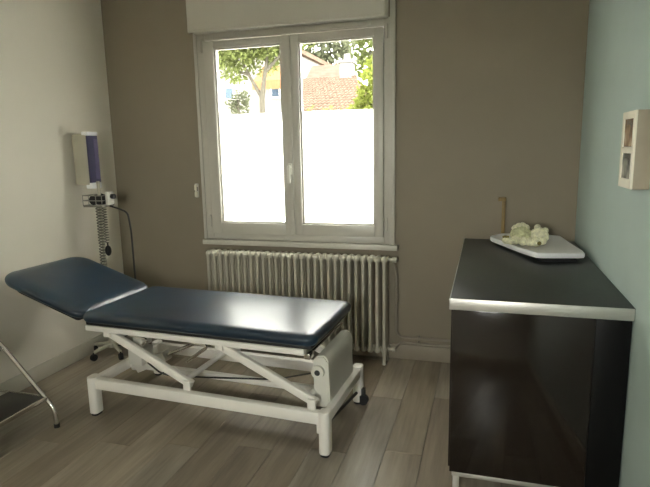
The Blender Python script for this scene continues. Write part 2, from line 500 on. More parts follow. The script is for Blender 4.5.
def section(b, feet=False):
    for yy in (-.142, -.095, -.048):
        tube(b, [(0, yy, .10), (0, yy, .735)], .0125, 10)
    for zz in (.742, .098):
        path = [(0, -.152, zz), (0, -.148, zz), (0, -.138, zz), (0, -.095, zz), (0, -.052, zz), (0, -.042, zz), (0, -.038, zz)]
        tube(b, path, [.006, .015, .022, .0235, .022, .015, .006], 12)
    for zz in (.742, .098):
        tube(b, [(-pitch / 2 + .001, -.095, zz), (pitch / 2 - .001, -.095, zz)], .018, 10)
    if feet:
        for yy in (-.142, -.048):
            tube(b, [(0, yy, .10), (0, yy, .05), (0, yy - .004, .012), (0, yy - .004, 0)], [.016, .011, .014, .016], 10)


bm = bmesh.new(); section(bm); s0 = obj('section', bm, M_RAD, rad, origin=(0, 0, 0)); s0.location = Vector((RX0 + pitch, 0, 0)) - wloc(rad)
bm = bmesh.new(); section(bm, True); s1 = obj('section', bm, M_RAD, rad, origin=(0, 0, 0)); s1.location = Vector((RX0, 0, 0)) - wloc(rad)
for i in range(2, NS - 1):
    dup(s0, rad, Vector((RX0 + i * pitch, 0, 0)) - wloc(rad))
dup(s1, rad, Vector((RX1, 0, 0)) - wloc(rad))
part('valve', M_RAD, rad, lambda b: (tube(b, [(RX1 + .02, -.095, .742), (RX1 + .045, -.095, .742), (RX1 + .05, -.095, .742), (RX1 + .078, -.095, .742), (RX1 + .082, -.095, .742)], [.012, .012, .02, .02, .012], 12)))
part('return_elbow', M_RAD, rad, lambda b: tube(b, [(RX1 + .02, -.095, .098), (RX1 + .05, -.095, .098), (RX1 + .052, -.095, .098), (RX1 + .07, -.095, .098)], [.012, .012, .018, .018], 12))

pp = thing('heating_pipe', 'painted heating pipe dropping from the radiator valve and running along the wall', 'pipe', (-.2, -.03, .16))
part('riser', M_PIPE, pp, lambda b: tube(b, smooth_path([(RX1 + .055, -.095, .735), (RX1 + .058, -.03, .68), (RX1 + .068, -.024, .60), (RX1 + .068, -.024, .168), (XR - .02, -.024, .168)]), .0085, 10))
for cx_ in (-.42, -.05):
    part('pipe_clip', M_PIPE, pp, lambda b: bx(b, cx_ - .008, cx_ + .008, -.036, -.0005, .155, .181, bevel=.003))
p2 = thing('return_pipe', 'painted return pipe running low along the taupe wall above the baseboard', 'pipe', (-.2, -.03, .11))
part('run', M_PIPE, p2, lambda b: tube(b, smooth_path([(RX1 + .068, -.095, .098), (RX1 + .068, -.05, .1), (RX1 + .10, -.026, .128), (XR - .02, -.026, .128)]), .0085, 10))
part('pipe_clip', M_PIPE, p2, lambda b: bx(b, -.43, -.414, -.036, 0, .118, .14, bevel=.003))

# ---------------------------------------------------------------- examination couch
A = math.radians(-2.95)
CX = Matrix.Translation((-1.405, -1.004, 0)) @ Matrix.Rotation(A, 4, 'Z')     # couch frame: u along, v across
couch = thing('examination_couch', 'navy vinyl examination couch on a white lifting frame with raised headrest', 'couch', (-1.405, -1.004, 0))


def cpart(name, m, fn, parent=couch):
    bm = bmesh.new(); fn(bm); bmesh.ops.transform(bm, matrix=CX, verts=bm.verts)
    return obj(name, bm, m, parent)


HU, HZ = -.742, .575            # hinge
body = cpart('body_cushion', M_NAVY, lambda b: slab(b, rounded_outline(HU, .665, -.33, .33, (.052, .056, .056, .052)), .560, .622, .028, dome=.003, soft=.05))
cpart('cushion_underside', M_BLACK, lambda b: bx(b, HU + .02, .64, -.305, .305, .545, .563, bevel=.002))
TILT = math.radians(17.5)
HXF = Matrix.Translation((HU - .004, 0, .572)) @ Matrix.Rotation(TILT, 4, 'Y')
head = cpart('headrest_cushion', M_NAVY, lambda b: slab(b, rounded_outline(-.635, 0, -.33, .33, (.12, .086, .086, .12), n=12), -.010, .056, .033, dome=.003, xf=HXF, soft=.082))
cpart('headrest_board', M_BLACK, lambda b: slab(b, rounded_outline(-.56, -.03, -.30, .30, (.10, .02, .02, .10)), -.024, -.008, .004, xf=HXF), head)

for s in (-1, 1):
    cpart('top_rail', M_WHITE, lambda b: bx(b, -.735, .60, s * .285 - .018, s * .285 + .018, .508, .540, bevel=.005))
for u in (-.70, -.02, .57):
    cpart('top_cross_bar', M_WHITE, lambda b: bx(b, u - .02, u + .02, -.27, .27, .512, .538, bevel=.004))
for q in (-.15, .15):
    cpart('headrest_bracket', M_WHITE, lambda b: tube(b, [HXF @ Vector((-.42, q, -.034)), HXF @ Vector((-.02, q, -.034))], .011, 8), head)
cpart('headrest_strut', M_CHROME, lambda b: tube(b, [HXF @ Vector((-.30, .0, -.03)), Vector((-.55, 0, .50))], .009, 8))

# base
for s in (-1, 1):
    cpart('base_rail', M_WHITE, lambda b: bx(b, -.70, .70, s * .295 - .022, s * .295 + .022, .165, .228, bevel=.006))
for u in (-.715, .70):
    cpart('base_cross_bar', M_WHITE, lambda b: bx(b, u - .022, u + .022, -.28, .28, .17, .222, bevel=.005))
    for s in (-1, 1):
        def leg(b, u=u, s=s):
            slab(b, rounded_outline(u - .028, u + .028, s * .295 - .036, s * .295 + .036, (.022,) * 4, n=5), .014, .236, .006)
        lg = cpart('leg', M_WHITE, leg)
        cpart('rubber_foot', M_BLACK, lambda b: slab(b, rounded_outline(u - .022, u + .022, s * .295 - .03, s * .295 + .03, (.016,) * 4, n=4), 0, .015, .003), lg)


def bar(b, p, q, w, h):
    """rectangular bar between two points of the couch frame (in a u-z plane)"""
    p = Vector(p); q = Vector(q); d = q - p; L_ = d.length
    ang = math.atan2(-d.z, d.x)
    bx(b, -.02, L_ + .02, -w / 2, w / 2, -h / 2, h / 2, bevel=.006, xf=Matrix.Translation(p) @ Matrix.Rotation(ang, 4, 'Y'))


for s in (-1, 1):
    for (u0, u1) in ((-.605, -.095), (.115, .625)):
        a = cpart('lift_arm', M_WHITE, lambda b: bar(b, (u0, s * .255, .492), (u1, s * .255, .258), .03, .045))
        cpart('pivot_bolt', M_DKSTEEL, lambda b: tube(b, [(u1, s * .24, .262), (u1, s * .282, .262)], .011, 10), a)
        cpart('pivot_bolt', M_CHROME, lambda b: tube(b, [(u0, s * .24, .49), (u0, s * .276, .49)], .010, 10), a)
        cpart('pivot_lug', M_WHITE, lambda b: bx(b, u1 - .022, u1 + .022, s * .262 - .008 + s * .018, s * .262 + .008 + s * .018, .215, .278, bevel=.004), a)
        cpart('upper_lug', M_WHITE, lambda b: bx(b, u0 - .022, u0 + .022, s * .262 - .006 + s * .016, s * .262 + .006 + s * .016, .475, .515, bevel=.003), a)
for u in (-.12, .60):
    cpart('lower_shaft', M_WHITE, lambda b: tube(b, [(u, -.25, .27), (u, .25, .27)], .016, 10))
for u in (-.56, .15):
    cpart('upper_shaft', M_WHITE, lambda b: tube(b, [(u, -.25, .47), (u, .25, .47)], .014, 10))

act = cpart('lift_motor', M_PLAST, lambda b: (bar(b, (-.60, -.02, .20), (-.42, -.02, .285), .07, .06), tube(b, [(-.62, -.02, .19), (-.66, -.02, .185)], .02, 10)))
cpart('motor_housing', M_PLAST, lambda b: bx(b, -.62, -.52, -.11, .01, .24, .34, bevel=.012), act)
cpart('piston_rod', M_CHROME, lambda b: tube(b, [(-.42, -.02, .285), (-.02, -.02, .475)], .011, 10), act)
cpart('motor_cable', M_BLACK, lambda b: tube(b, smooth_path([(-.54, -.05, .25), (-.40, -.08, .19), (-.1, -.05, .20), (.3, 0, .22), (.56, .05, .28)]), .005, 8), act)
cpart('centre_beam', M_WHITE, lambda b: bx(b, -.69, .69, -.02, .02, .178, .21, bevel=.004))
hb = cpart('height_bar', M_CHROME, lambda b: tube(b, smooth_path([(-.50, -.22, .475), (-.36, -.235, .47), (-.44, -.24, .40)]), .009, 8))
hb2 = cpart('height_bar', M_CHROME, lambda b: tube(b, smooth_path([(-.10, -.22, .478), (.03, -.235, .475), (-.13, -.22, .36)]), .009, 8))
cpart('junction_box', M_PLAST, lambda b: bx(b, -.50, -.44, -.20, -.10, .40, .50, bevel=.008))
cpart('gas_spring', M_CHROME, lambda b: (tube(b, [(.20, -.18, .488), (.40, -.18, .484)], .009, 8), tube(b, [(.40, -.18, .484), (.60, -.18, .478)], .015, 10)))

# foot-end housing: rounded white cover leaning inward at the top
def housing(b):
    prof = []
    w0, w1, zb, zt = .60, .688, .19, .470
    pts = [(w0, zb), (w1 - .012, zb), (w1, zb + .02), (w1 - .004, zt - .05)]
    for k in range(7):
        a = math.pi / 2 * k / 6
        pts.append((w1 - .034 + .03 * math.cos(a), zt - .05 + .05 * math.sin(a)))
    pts += [(w0 + .02, zt - .006), (w0, zt - .03)]
    v0, v1 = -.185, .235
    A_ = [b.verts.new((p[0], v0, p[1])) for p in pts]; B_ = [b.verts.new((p[0], v1, p[1])) for p in pts]
    n = len(pts)
    for k in range(n): b.faces.new((A_[k], A_[(k + 1) % n], B_[(k + 1) % n], B_[k]))
    f0 = b.faces.new(A_[::-1]); f1 = b.faces.new(B_)
    bmesh.ops.bevel(b, geom=[e for e in b.edges if e.verts[0].co.y == e.verts[1].co.y], offset=.008, segments=2, affect='EDGES')


hz = cpart('foot_housing', M_PLAST, housing)
cpart('socket_collar', M_PLAST, lambda b: tube(b, [(.630, -.183, .385), (.630, -.205, .385), (.630, -.206, .385)], [.034, .034, .026], 18), hz)
cpart('socket', M_BLACK, lambda b: tube(b, [(.630, -.203, .385), (.630, -.2075, .385)], .015, 14), hz)
cpart('cover_bracket', M_CHROME, lambda b: (bx(b, .60, .63, -.30, -.24, .49, .52, bevel=.004), tube(b, [(.61, -.24, .505), (.62, .24, .505)], .008, 8)))
# caster by the far foot-end leg
ct = cpart('lifting_castor', M_DKSTEEL, lambda b: bx(b, .70, .745, .27, .30, .03, .10, bevel=.004))
cpart('castor_wheel', M_BLACK, lambda b: tube(b, [(.735, .262, .032), (.735, .29, .032)], .031, 18), ct)
cpart('pedal_bar', M_DKSTEEL, lambda b: tube(b, [(.655, -.25, .10), (.70, .27, .075)], .009, 8))
for u in (.655,):
    cpart('pedal_bracket', M_WHITE, lambda b: bx(b, u - .012, u + .012, -.268, -.252, .09, .17, bevel=.003))

# ---------------------------------------------------------------- cabinet + worktop
CXL, CYF, CZ = -.116, -1.497, .889
cab = thing('storage_cabinet', 'dark brown glossy cabinet on an aluminium base against the aqua wall', 'cabinet', (.21, -.76, 0))
part('carcass', M_MATT, cab, lambda b: bx(b, CXL + .006, XR - .004, CYF + .03, -.04, .112, .840, bevel=.002))
part('gloss_panel', M_GLOSS, cab, lambda b: bx(b, CXL + .002, .420, CYF + .004, CYF + .03, .110, .838, bevel=.0015))['label'] = 'dark brown high-gloss panel'
part('dark_strip', M_MATT, cab, lambda b: bx(b, .422, XR - .006, CYF + .006, CYF + .03, .110, .838, bevel=.0015))['label'] = 'matt black strip beside the gloss panel'  # darker matt strip at the wall end of the cabinet front
for k in range(3):                                                     # doors on the room side
    y0 = CYF + .035 + k * .475
    part('door', M_GLOSS, cab, lambda b: bx(b, CXL - .006, CXL + .005, y0, y0 + .47, .115, .836, bevel=.0015))
part('base_frame', M_ALU, cab, lambda b: (bx(b, CXL + .012, XR - .012, CYF + .012, CYF + .04, .086, .110, bevel=.002), bx(b, CXL + .012, CXL + .04, CYF + .04, -.06, .086, .110, bevel=.002), bx(b, CXL + .04, XR - .012, -.09, -.062, .086, .11, bevel=.002)))
for lx in (CXL + .03, XR - .05):
    for ly in (CYF + .026, -.076):
        part('foot', M_ALU, cab, lambda b: bx(b, lx - .014, lx + .014, ly - .013, ly + .013, 0, .087, bevel=.002))

wt = thing('worktop', 'anthracite worktop with brushed aluminium front edge on the dark cabinet', 'worktop', (.21, -.76, .842))
part('slab', M_TOP, wt, lambda b: bx(b, CXL - .008, XR - .001, CYF - .002, -.004, .842, CZ, bevel=.0015))
part('edge_band', M_ALU, wt, lambda b: bx(b, CXL - .008, XR - .004, CYF - .010, CYF - .002, .842, CZ - .001, bevel=.001))['label'] = 'brushed aluminium edge band'
part('edge_band', M_ALU, wt, lambda b: bx(b, CXL - .012, CXL - .008, CYF - .010, -.006, .842, CZ - .001, bevel=.001))['label'] = 'brushed aluminium edge band'

# ---------------------------------------------------------------- baby scale
sc = thing('baby_scale', 'white plastic baby scale with a low curved tray on the worktop', 'scale', (.27, -.40, CZ))
part('base', M_BLACK, sc, lambda b: slab(b, [(.10, -.27), (.215, -.53), (.285, -.70), (.47, -.66), (.46, -.35), (.43, -.14), (.25, -.09)], CZ, CZ + .012, .003))


def tray(b):
    out = []
    ctrl = [(.030, -.155), (.115, -.335), (.215, -.600), (.268, -.742), (.505, -.675), (.512, -.560), (.475, -.22), (.455, -.085), (.30, -.03), (.10, -.055)]
    n = len(ctrl)
    for i in range(n):                                                 # closed quadratic smoothing
        p = Vector(ctrl[i - 1]); q = Vector(ctrl[i]); r_ = Vector(ctrl[(i + 1) % n])
        a = (p + q) / 2 * .35 + q * .65; c = (r_ + q) / 2 * .35 + q * .65
        for k in range(5):
            t = k / 4
            out.append(tuple(a * (1 - t) ** 2 + q * 2 * t * (1 - t) + c * t * t))
    N_ = len(out); cx_ = sum(p[0] for p in out) / N_; cy_ = sum(p[1] for p in out) / N_
    rings = [(.93, .009), (.985, .012), (1.0, .020), (1.0, .034), (.985, .040), (.95, .039), (.85, .033), (.55, .028), (.2, .026)]
    R = []
    for s, z in rings:
        ring = []
        for p in out:
            lift = .012 * ((p[1] - cy_) / .35) ** 2 * (s if s > .5 else s * .4)
            ring.append(b.verts.new((cx_ + (p[0] - cx_) * s, cy_ + (p[1] - cy_) * s, CZ + z + lift)))
        R.append(ring)
    for a, c in zip(R, R[1:]):
        for k in range(N_): b.faces.new((a[k], a[(k + 1) % N_], c[(k + 1) % N_], c[k]))
    b.faces.new(R[0][::-1]); b.faces.new(R[-1])


part('tray', M_SCALE, sc, tray)

# soft toy on the tray
TZ = CZ + .034
toy = thing('soft_toy', 'cream and pale green plush toy lying on the baby scale', 'toy', (.22, -.36, TZ))


def fluff(b, c, r, sq=(1, 1, 1)):
    ball(b, (c[0], c[1], TZ + (c[2] - TZ) * 1.14), r * 1.14, 3, sq, noise=.07)


def toy_body(b):
    fluff(b, (.205, -.34, TZ + .048), .048, (1.05, 1.0, 1.0)); fluff(b, (.250, -.37, TZ + .036), .036, (1.2, 1, 1)); fluff(b, (.225, -.33, TZ + .055), .034)


part('body', M_TOYG, toy, toy_body)


def toy_head(b):
    fluff(b, (.305, -.385, TZ + .048), .044, (1.05, .95, 1.0)); fluff(b, (.285, -.435, TZ + .026), .026); fluff(b, (.32, -.43, TZ + .03), .02)


th = part('head', M_TOYC, toy, toy_head)
part('ear', M_TOYC, th, lambda b: fluff(b, (.295, -.36, TZ + .088), .016, (1, .7, 1.1)))
part('ear', M_TOYC, th, lambda b: fluff(b, (.335, -.385, TZ + .075), .016, (1, .7, 1.1)))
part('muzzle', M_TOYB, th, lambda b: fluff(b, (.300, -.462, TZ + .022), .010))
for (lx, ly) in ((.175, -.385), (.215, -.415), (.255, -.425), (.185, -.30)):
    part('paw', M_TOYC, toy, lambda b: fluff(b, (lx, ly, TZ + .024), .024, (1, 1.1, .95)))
part('crest', M_TOYC, toy, lambda b: [fluff(b, (.175 + .02 * k, -.345 + .004 * k, TZ + .08 + .012 * math.sin(k)), .019) for k in range(4)])
cl = thing('knitted_bootee', 'small olive and cream knitted bootee beside the plush toy on the scale', 'bootee', (.150, -.40, TZ + .008))
part('shoe', M_TOYC, cl, lambda b: (fluff(b, (.148, -.440, TZ + .024), .018, (1.2, 1.6, .8)), fluff(b, (.124, -.400, TZ + .025), .021, (1, 1.2, .9))))
part('cuff', M_TOYB, cl, lambda b: tube(b, [(.123, -.400, TZ + .036), (.121, -.398, TZ + .052), (.121, -.398, TZ + .054)], [.019, .020, .012], 14))

# measuring rod on the worktop at the wall
mr = thing('measuring_rod', 'ochre wooden measuring rod standing on the worktop at the taupe wall', 'measuring rod', (.112, -.03, CZ))
part('staff', M_WOOD, mr, lambda b: bx(b, .104, .126, -.034, -.014, CZ, 1.150, bevel=.002))
part('head_block', M_WOOD, mr, lambda b: bx(b, .080, .128, -.040, -.010, 1.143, 1.168, bevel=.003))
part('back_plate', M_WOOD, mr, lambda b: bx(b, .098, .132, -.014, -.005, CZ, .93, bevel=.001))

# double picture frame on the aqua wall
FY0, FY1, FZ0, FZ1, FX = -1.540, -1.352, 1.335, 1.612, .490
pf = thing('double_picture_frame', 'deep cream double picture frame on the aqua wall', 'picture frame', (.52, -1.45, 1.335))
part('frame_body', M_FRAMES, pf, lambda b: bx(b, FX + .006, XR, FY0, FY1, FZ0, FZ1, bevel=.004))


def frame_front(b):
    w = .027
    bx(b, FX, FX + .010, FY0, FY0 + w, FZ0, FZ1, bevel=.004); bx(b, FX, FX + .010, FY1 - w, FY1, FZ0, FZ1, bevel=.004)
    zm = (FZ0 + FZ1) / 2
    for (a, c) in ((FZ0, FZ0 + w + .008), (zm - .012, zm + .012), (FZ1 - w, FZ1)):
        bx(b, FX + .0005, FX + .0095, FY0 + w - .004, FY1 - w + .004, a, c, bevel=.003)


part('front_moulding', M_FRAMEW, pf, frame_front)


def pic_mat(name, cols, sc_):
    m = bpy.data.materials.new(name); m.use_nodes = True
    nt = m.node_tree; N = nt.nodes; L = nt.links; b = N['Principled BSDF']; b.inputs['Roughness'].default_value = .25
    tc = N.new('ShaderNodeTexCoord'); nz = N.new('ShaderNodeTexNoise'); nz.inputs['Scale'].default_value = sc_; nz.inputs['Detail'].default_value = 1.5
    L.new(tc.outputs['Object'], nz.inputs['Vector']); rp = N.new('ShaderNodeValToRGB')
    for k, (p, c) in enumerate(cols):
        e = rp.color_ramp.elements[k] if k < 2 else rp.color_ramp.elements.new(p)
        e.position = p; e.color = (*c, 1)
    L.new(nz.outputs['Fac'], rp.inputs[0]); L.new(rp.outputs[0], b.inputs['Base Color'])
    return m


P1 = pic_mat('warm_photo_print', [(.30, (.10, .065, .04)), (.72, (.55, .45, .33)), (.5, (.34, .23, .14))], 16)
P2 = pic_mat('grey_photo_print', [(.30, (.05, .06, .06)), (.72, (.52, .52, .44)), (.5, (.28, .28, .24))], 16)
part('picture', P1, pf, lambda b: bx(b, FX + .0045, FX + .0062, FY0 + .024, FY1 - .024, 1.484, 1.588), False)['label'] = 'brownish photo print'
part('picture', P2, pf, lambda b: bx(b, FX + .0045, FX + .0062, FY0 + .024, FY1 - .024, 1.366, 1.464), False)['label'] = 'grey photo print'

# ---------------------------------------------------------------- blood pressure stand
SX, SY = -2.665, -.425
bp = thing('blood_pressure_stand', 'wheeled blood pressure monitor with blue gauge standing in the corner', 'medical stand', (SX, SY, 0))
part('pole', M_GREYP, bp, lambda b: tube(b, [(SX, SY, .09), (SX, SY, 1.30)], .012, 12))
hub = part('hub', M_GREYP, bp, lambda b: tube(b, [(SX, SY, .055), (SX, SY, .07), (SX, SY, .11), (SX, SY, .13)], [.03, .04, .03, .016], 14))
for k in range(5):
    a = math.radians(90 + 72 * k + 20)
    ex, ey = SX + .165 * math.cos(a), SY + .165 * math.sin(a)
    fl = part('star_leg', M_GREYP, bp, lambda b: tube(b, [(SX, SY, .085), (ex, ey, .062)], [.018, .012], 8))
    part('castor', M_BLACK, fl, lambda b: (tube(b, [(ex - .012 * math.sin(a), ey + .012 * math.cos(a), .025), (ex + .012 * math.sin(a), ey - .012 * math.cos(a), .025)], .025, 14), tube(b, [(ex, ey, .03), (ex, ey, .062)], .006, 8)))
MXF = Matrix.Translation((SX - .03, SY, 1.275)) @ Matrix.Rotation(math.radians(0), 4, 'Y')
mon = part('monitor_case', M_GREYP, bp, lambda b: bx(b, -.115, .004, -.055, .055, .0, .36, bevel=.008, xf=MXF))
part('gauge_face', M_VIOLET, mon, lambda b: bx(b, .003, .016, -.053, .053, .015, .345, bevel=.003, xf=MXF))['label'] = 'deep blue gauge face'
part('scale_strip', M_LILAC, mon, lambda b: bx(b, .0155, .019, .005, .046, .04, .32, bevel=.001, xf=MXF))
part('top_cap', M_SCALE, mon, lambda b: bx(b, -.03, .020, -.056, .056, .345, .372, bevel=.006, xf=MXF))
part('bottom_cap', M_SCALE, mon, lambda b: bx(b, -.03, .022, -.052, .052, -.026, .016, bevel=.006, xf=MXF))
bk = part('basket', M_WIRE, bp, lambda b: [tube(b, [(SX - .09, SY - .065, z_), (SX + .07, SY - .065, z_), (SX + .07, SY + .065, z_), (SX - .09, SY + .065, z_), (SX - .09, SY - .065, z_)], .0035, 6) for z_ in (1.13, 1.165, 1.20)])
part('basket_floor', M_WIRE, bk, lambda b: bx(b, SX - .09, SX + .07, SY - .065, SY + .065, 1.118, 1.130, bevel=.002))
for wx in (SX - .09, SX - .04, SX + .02, SX + .07):
    for sy_ in (-.065, .065):
        part('basket_wire', M_WIRE, bk, lambda b: tube(b, [(wx, SY + sy_, 1.125), (wx, SY + sy_, 1.20)], .0025, 6))
part('cuff', M_BLACK, bp, lambda b: (tube(b, [(SX - .02, SY - .045, 1.165), (SX - .02, SY + .05, 1.175)], .034, 16), bx(b, SX + .0, SX + .06, SY - .05, SY + .05, 1.135, 1.20, bevel=.012)))['label'] = 'rolled black arm cuff'
part('clamp', M_PLAST, bp, lambda b: (bx(b, SX + .062, SX + .088, SY - .02, SY + .05, 1.13, 1.225, bevel=.008)))
part('clamp_knob', M_DKSTEEL, bp, lambda b: tube(b, [(SX + .088, SY + .02, 1.19), (SX + .115, SY + .02, 1.19)], .018, 12))
# coiled hoses
def coil(b, cx_, cy_, z0, z1, r, turns, w):
    n = turns * 10
    tube(b, [(cx_ + r * math.cos(2 * math.pi * k / 10), cy_ + r * math.sin(2 * math.pi * k / 10), z1 + (z0 - z1) * k / n) for k in range(n + 1)], w, 6)


part('coiled_hose', M_COIL, bp, lambda b: coil(b, SX + .012, SY - .035, .66, 1.12, .018, 22, .0042))
part('coiled_hose', M_COIL, bp, lambda b: coil(b, SX + .048, SY - .02, .86, 1.12, .014, 14, .004))
part('inflation_bulb', M_BLACK, bp, lambda b: ball(b, (SX + .052, SY - .02, .80), .026, 3, (.85, .85, 1.5)))
part('bulb_hose', M_BLACK, bp, lambda b: tube(b, [(SX + .052, SY - .02, .86), (SX + .052, SY - .02, .82)], .006, 8))
part('hanging_tube', M_BLACK, bp, lambda b: tube(b, smooth_path([(SX + .05, SY + .02, 1.125), (SX + .12, SY + .03, 1.105), (SX + .205, SY + .03, 1.075), (SX + .222, SY + .03, .95), (SX + .225, SY + .03, .45), (SX + .16, SY + .02, .16), (SX + .02, SY + .01, .12)]), .0065, 8))['label'] = 'black tube bent over and hanging down'

# ---------------------------------------------------------------- step stool
st = thing('step_stool', 'chrome two-step stool with black rubber treads beside the couch head', 'step stool', (-2.50, -1.66, 0))
for yy in (-1.45, -1.87):
    fr = part('side_frame', M_CHROME, st, lambda b: tube(b, smooth_path([(-2.247, yy, .006), (-2.252, yy, .11), (-2.60, yy, .485), (-2.80, yy, .485), (-2.80, yy, .006)], 8), .0125, 14))
    part('rubber_foot', M_BLACK, fr, lambda b: tube(b, [(-2.247, yy, 0), (-2.247, yy, .022)], .0155, 14))
    part('rubber_foot', M_BLACK, fr, lambda b: tube(b, [(-2.80, yy, 0), (-2.80, yy, .022)], .0155, 14))
for (x0, x1, zz) in ((-2.555, -2.285, .165), (-2.815, -2.57, .425)):
    tr = part('tread', M_TREAD, st, lambda b: bx(b, x0 + .006, x1 - .006, -1.855, -1.465, zz, zz + .016, bevel=.003))
    part('tread_edge', M_CHROME, tr, lambda b: (bx(b, x1 - .008, x1, -1.862, -1.458, zz - .006, zz + .018, bevel=.002), bx(b, x0, x0 + .008, -1.862, -1.458, zz - .006, zz + .018, bevel=.002),
                                              bx(b, x0, x1, -1.4655, -1.4585, zz - .006, zz + .012, bevel=.002), bx(b, x0, x1, -1.862, -1.855, zz - .006, zz + .012, bevel=.002)))
part('cross_tube', M_CHROME, st, lambda b: tube(b, [(-2.80, -1.45, .10), (-2.80, -1.87, .10)], .009, 10))
for yy in (-1.45, -1.87):
    part('tread_bracket', M_CHROME, st, lambda b: tube(b, [(-2.33, yy, .175), (-2.80, yy, .175)], .007, 10))

# ---------------------------------------------------------------- outside the window
GZ = -.75
tag(simple('ground', M_BOUNCE, (-40, 25, -40, 60, GZ - .3, GZ)), 'ground outside the window, made pale to bounce light in', kind='structure')


def leaves(b, blobs, n, size):
    tot = sum(r ** 2 for *_, r in blobs)
    for (cx_, cy_, cz_, r) in blobs:
        for _ in range(int(n * r * r / tot)):
            d = Vector((random.gauss(0, 1), random.gauss(0, 1), random.gauss(0, 1))).normalized() * r * random.uniform(.35, 1) ** .5
            p = Vector((cx_, cy_, cz_)) + d
            a = Vector((random.uniform(-1, 1), random.uniform(-1, 1), random.uniform(-1, 1))).normalized()
            c = a.cross(Vector((random.uniform(-1, 1), random.uniform(-1, 1), random.uniform(-1, 1)))).normalized()
            s = size * random.uniform(.6, 1.3)
            vs_ = [b.verts.new(q) for q in (p - a * s, p + c * s * .45, p + a * s, p - c * s * .45)]
            b.faces.new(vs_)


def foliage(name, m, parent, blobs, n, size):
    bm = bmesh.new(); leaves(bm, blobs, n, size)
    me_o = obj(name, bm, m, parent, False); me_o['kind'] = 'stuff'
    return me_o


TY = 6.5
tb = at(262, 112, TY); tr_ = thing('garden_tree', 'slender forked tree with fresh green leaves outside the window', 'tree', (tb.x, TY, GZ))


def trunk(b):
    p0 = Vector((tb.x + .05, TY, GZ)); f_ = at(262, 100, TY)
    tube(b, [p0, Vector((tb.x, TY, 1.2)), f_, at(264, 80, TY), at(267, 60, TY), at(266, 35, TY)], [.10, .075, .058, .045, .036, .028], 8)
    tube(b, [at(262, 98, TY), at(254, 84, TY), at(246, 70, TY), at(236, 50, TY)], [.045, .036, .03, .02], 8)
    tube(b, [at(265, 72, TY), at(274, 62, TY), at(284, 50, TY)], [.04, .03, .02], 6)
    tube(b, [at(249, 75, TY), at(240, 72, TY), at(230, 68, TY)], [.035, .025, .018], 6)


part('trunk', M_BARK, tr_, trunk)
B = []
for (px, py, r, dy) in ((228, 62, .42, .3), (240, 52, .45, -.2), (222, 50, .4, 0), (255, 52, .42, .4), (245, 38, .6, 0), (225, 35, .6, .3), (272, 40, .5, .2), (236, 74, .22, -.2), (258, 30, .6, 0), (285, 30, .5, 0), (268, 52, .25, .1), (206, 45, .5, 0), (250, 10, .9, 0), (220, 10, .9, .3), (285, 8, .8, .2)):
    p = at(px, py, TY); B.append((p.x, TY + dy, p.z, r))
foliage('crown', M_LEAF, tr_, B, 9500, .052)
B = [(*at(px, py, TY + .6), r) for (px, py, r) in ((238, 100, .20), (244, 97, .14), (232, 104, .16), (240, 108, .22))]
tr2 = thing('garden_shrub', 'small loose shrub by the tree trunk before the white house', 'shrub', (B[0][0], B[0][1], GZ))
foliage('foliage', M_LEAFD, tr2, B, 420, .045)
part('stem', M_BARK, tr2, lambda b: tube(b, [(B[0][0], B[0][1], GZ), (B[0][0], B[0][1], B[0][2])], [.05, .03], 6))


# white house (left pane)
WY = 17
a0 = at(196, 112, WY); a1 = at(288, 112, WY)
wh = thing('white_house', 'white rendered house with orange awning behind the tree', 'house', ((a0.x + a1.x) / 2, WY + 3, GZ))
ztop = at(240, 52, WY).z
part('wall', M_RENDER, wh, lambda b: bx(b, a0.x - 5, a1.x, WY, WY + 6, GZ, ztop), False)
part('roof', M_TILE, wh, lambda b: (bx(b, a0.x - 5.3, a1.x + .2, WY - .4, WY + 6.4, ztop, ztop + .18)), False)
for (px0, px1, py0, py1) in ((272, 279, 84, 97), (226, 233, 88, 99)):
    q0 = at(px0, py1, WY); q1 = at(px1, py0, WY)
    w_ = part('window', M_PVC, wh, lambda b: bx(b, q0.x - .05, q1.x + .05, WY - .04, WY, q0.z - .05, q1.z + .05), False)
    part('pane', M_PANE_DK, w_, lambda b: bx(b, q0.x, q1.x, WY - .06, WY - .04, q0.z, q1.z), False)
g0 = at(252, 82, WY - 1.2); g1 = at(284, 66, WY)


def awning(b):
    pts = [(g0.x, WY - 1.2, g0.z), (g1.x + .6, WY - 1.2, g0.z), (g1.x + .6, WY - .02, g1.z), (g0.x, WY - .02, g1.z)]
    lo = [b.verts.new(p) for p in pts]; hi = [b.verts.new((p[0], p[1], p[2] + .03)) for p in pts]
    b.faces.new(lo[::-1]); b.faces.new(hi)
    for k in range(4): b.faces.new((lo[k], lo[(k + 1) % 4], hi[(k + 1) % 4], hi[k]))
    bx(b, g0.x, g1.x + .6, WY - 1.22, WY - 1.2, g0.z - .3, g0.z + .03)


part('awning', M_AWN, wh, awning, False)['label'] = 'orange cloth awning'

# tiled house (right pane): low pitched roof with courses of tiles, red upper roof and white chimney
RY = 10.5
e0 = at(290, 116, RY); e1 = at(366, 114, RY)
th_ = thing('tiled_house', 'house with terracotta tiled roof and white chimney seen through the window', 'house', ((e0.x + e1.x) / 2, RY + 2, GZ))
ridge_y = RY + 4.2
rz = at(330, 78, ridge_y).z
ex0, ex1 = e0.x - .2, e1.x + .3
rx0, rx1 = at(288, 80, ridge_y).x, at(356, 80, ridge_y).x
part('wall', M_PINK, th_, lambda b: bx(b, ex0 + .3, ex1 - .3, RY + .3, RY + 8, GZ, e0.z - .1), False)


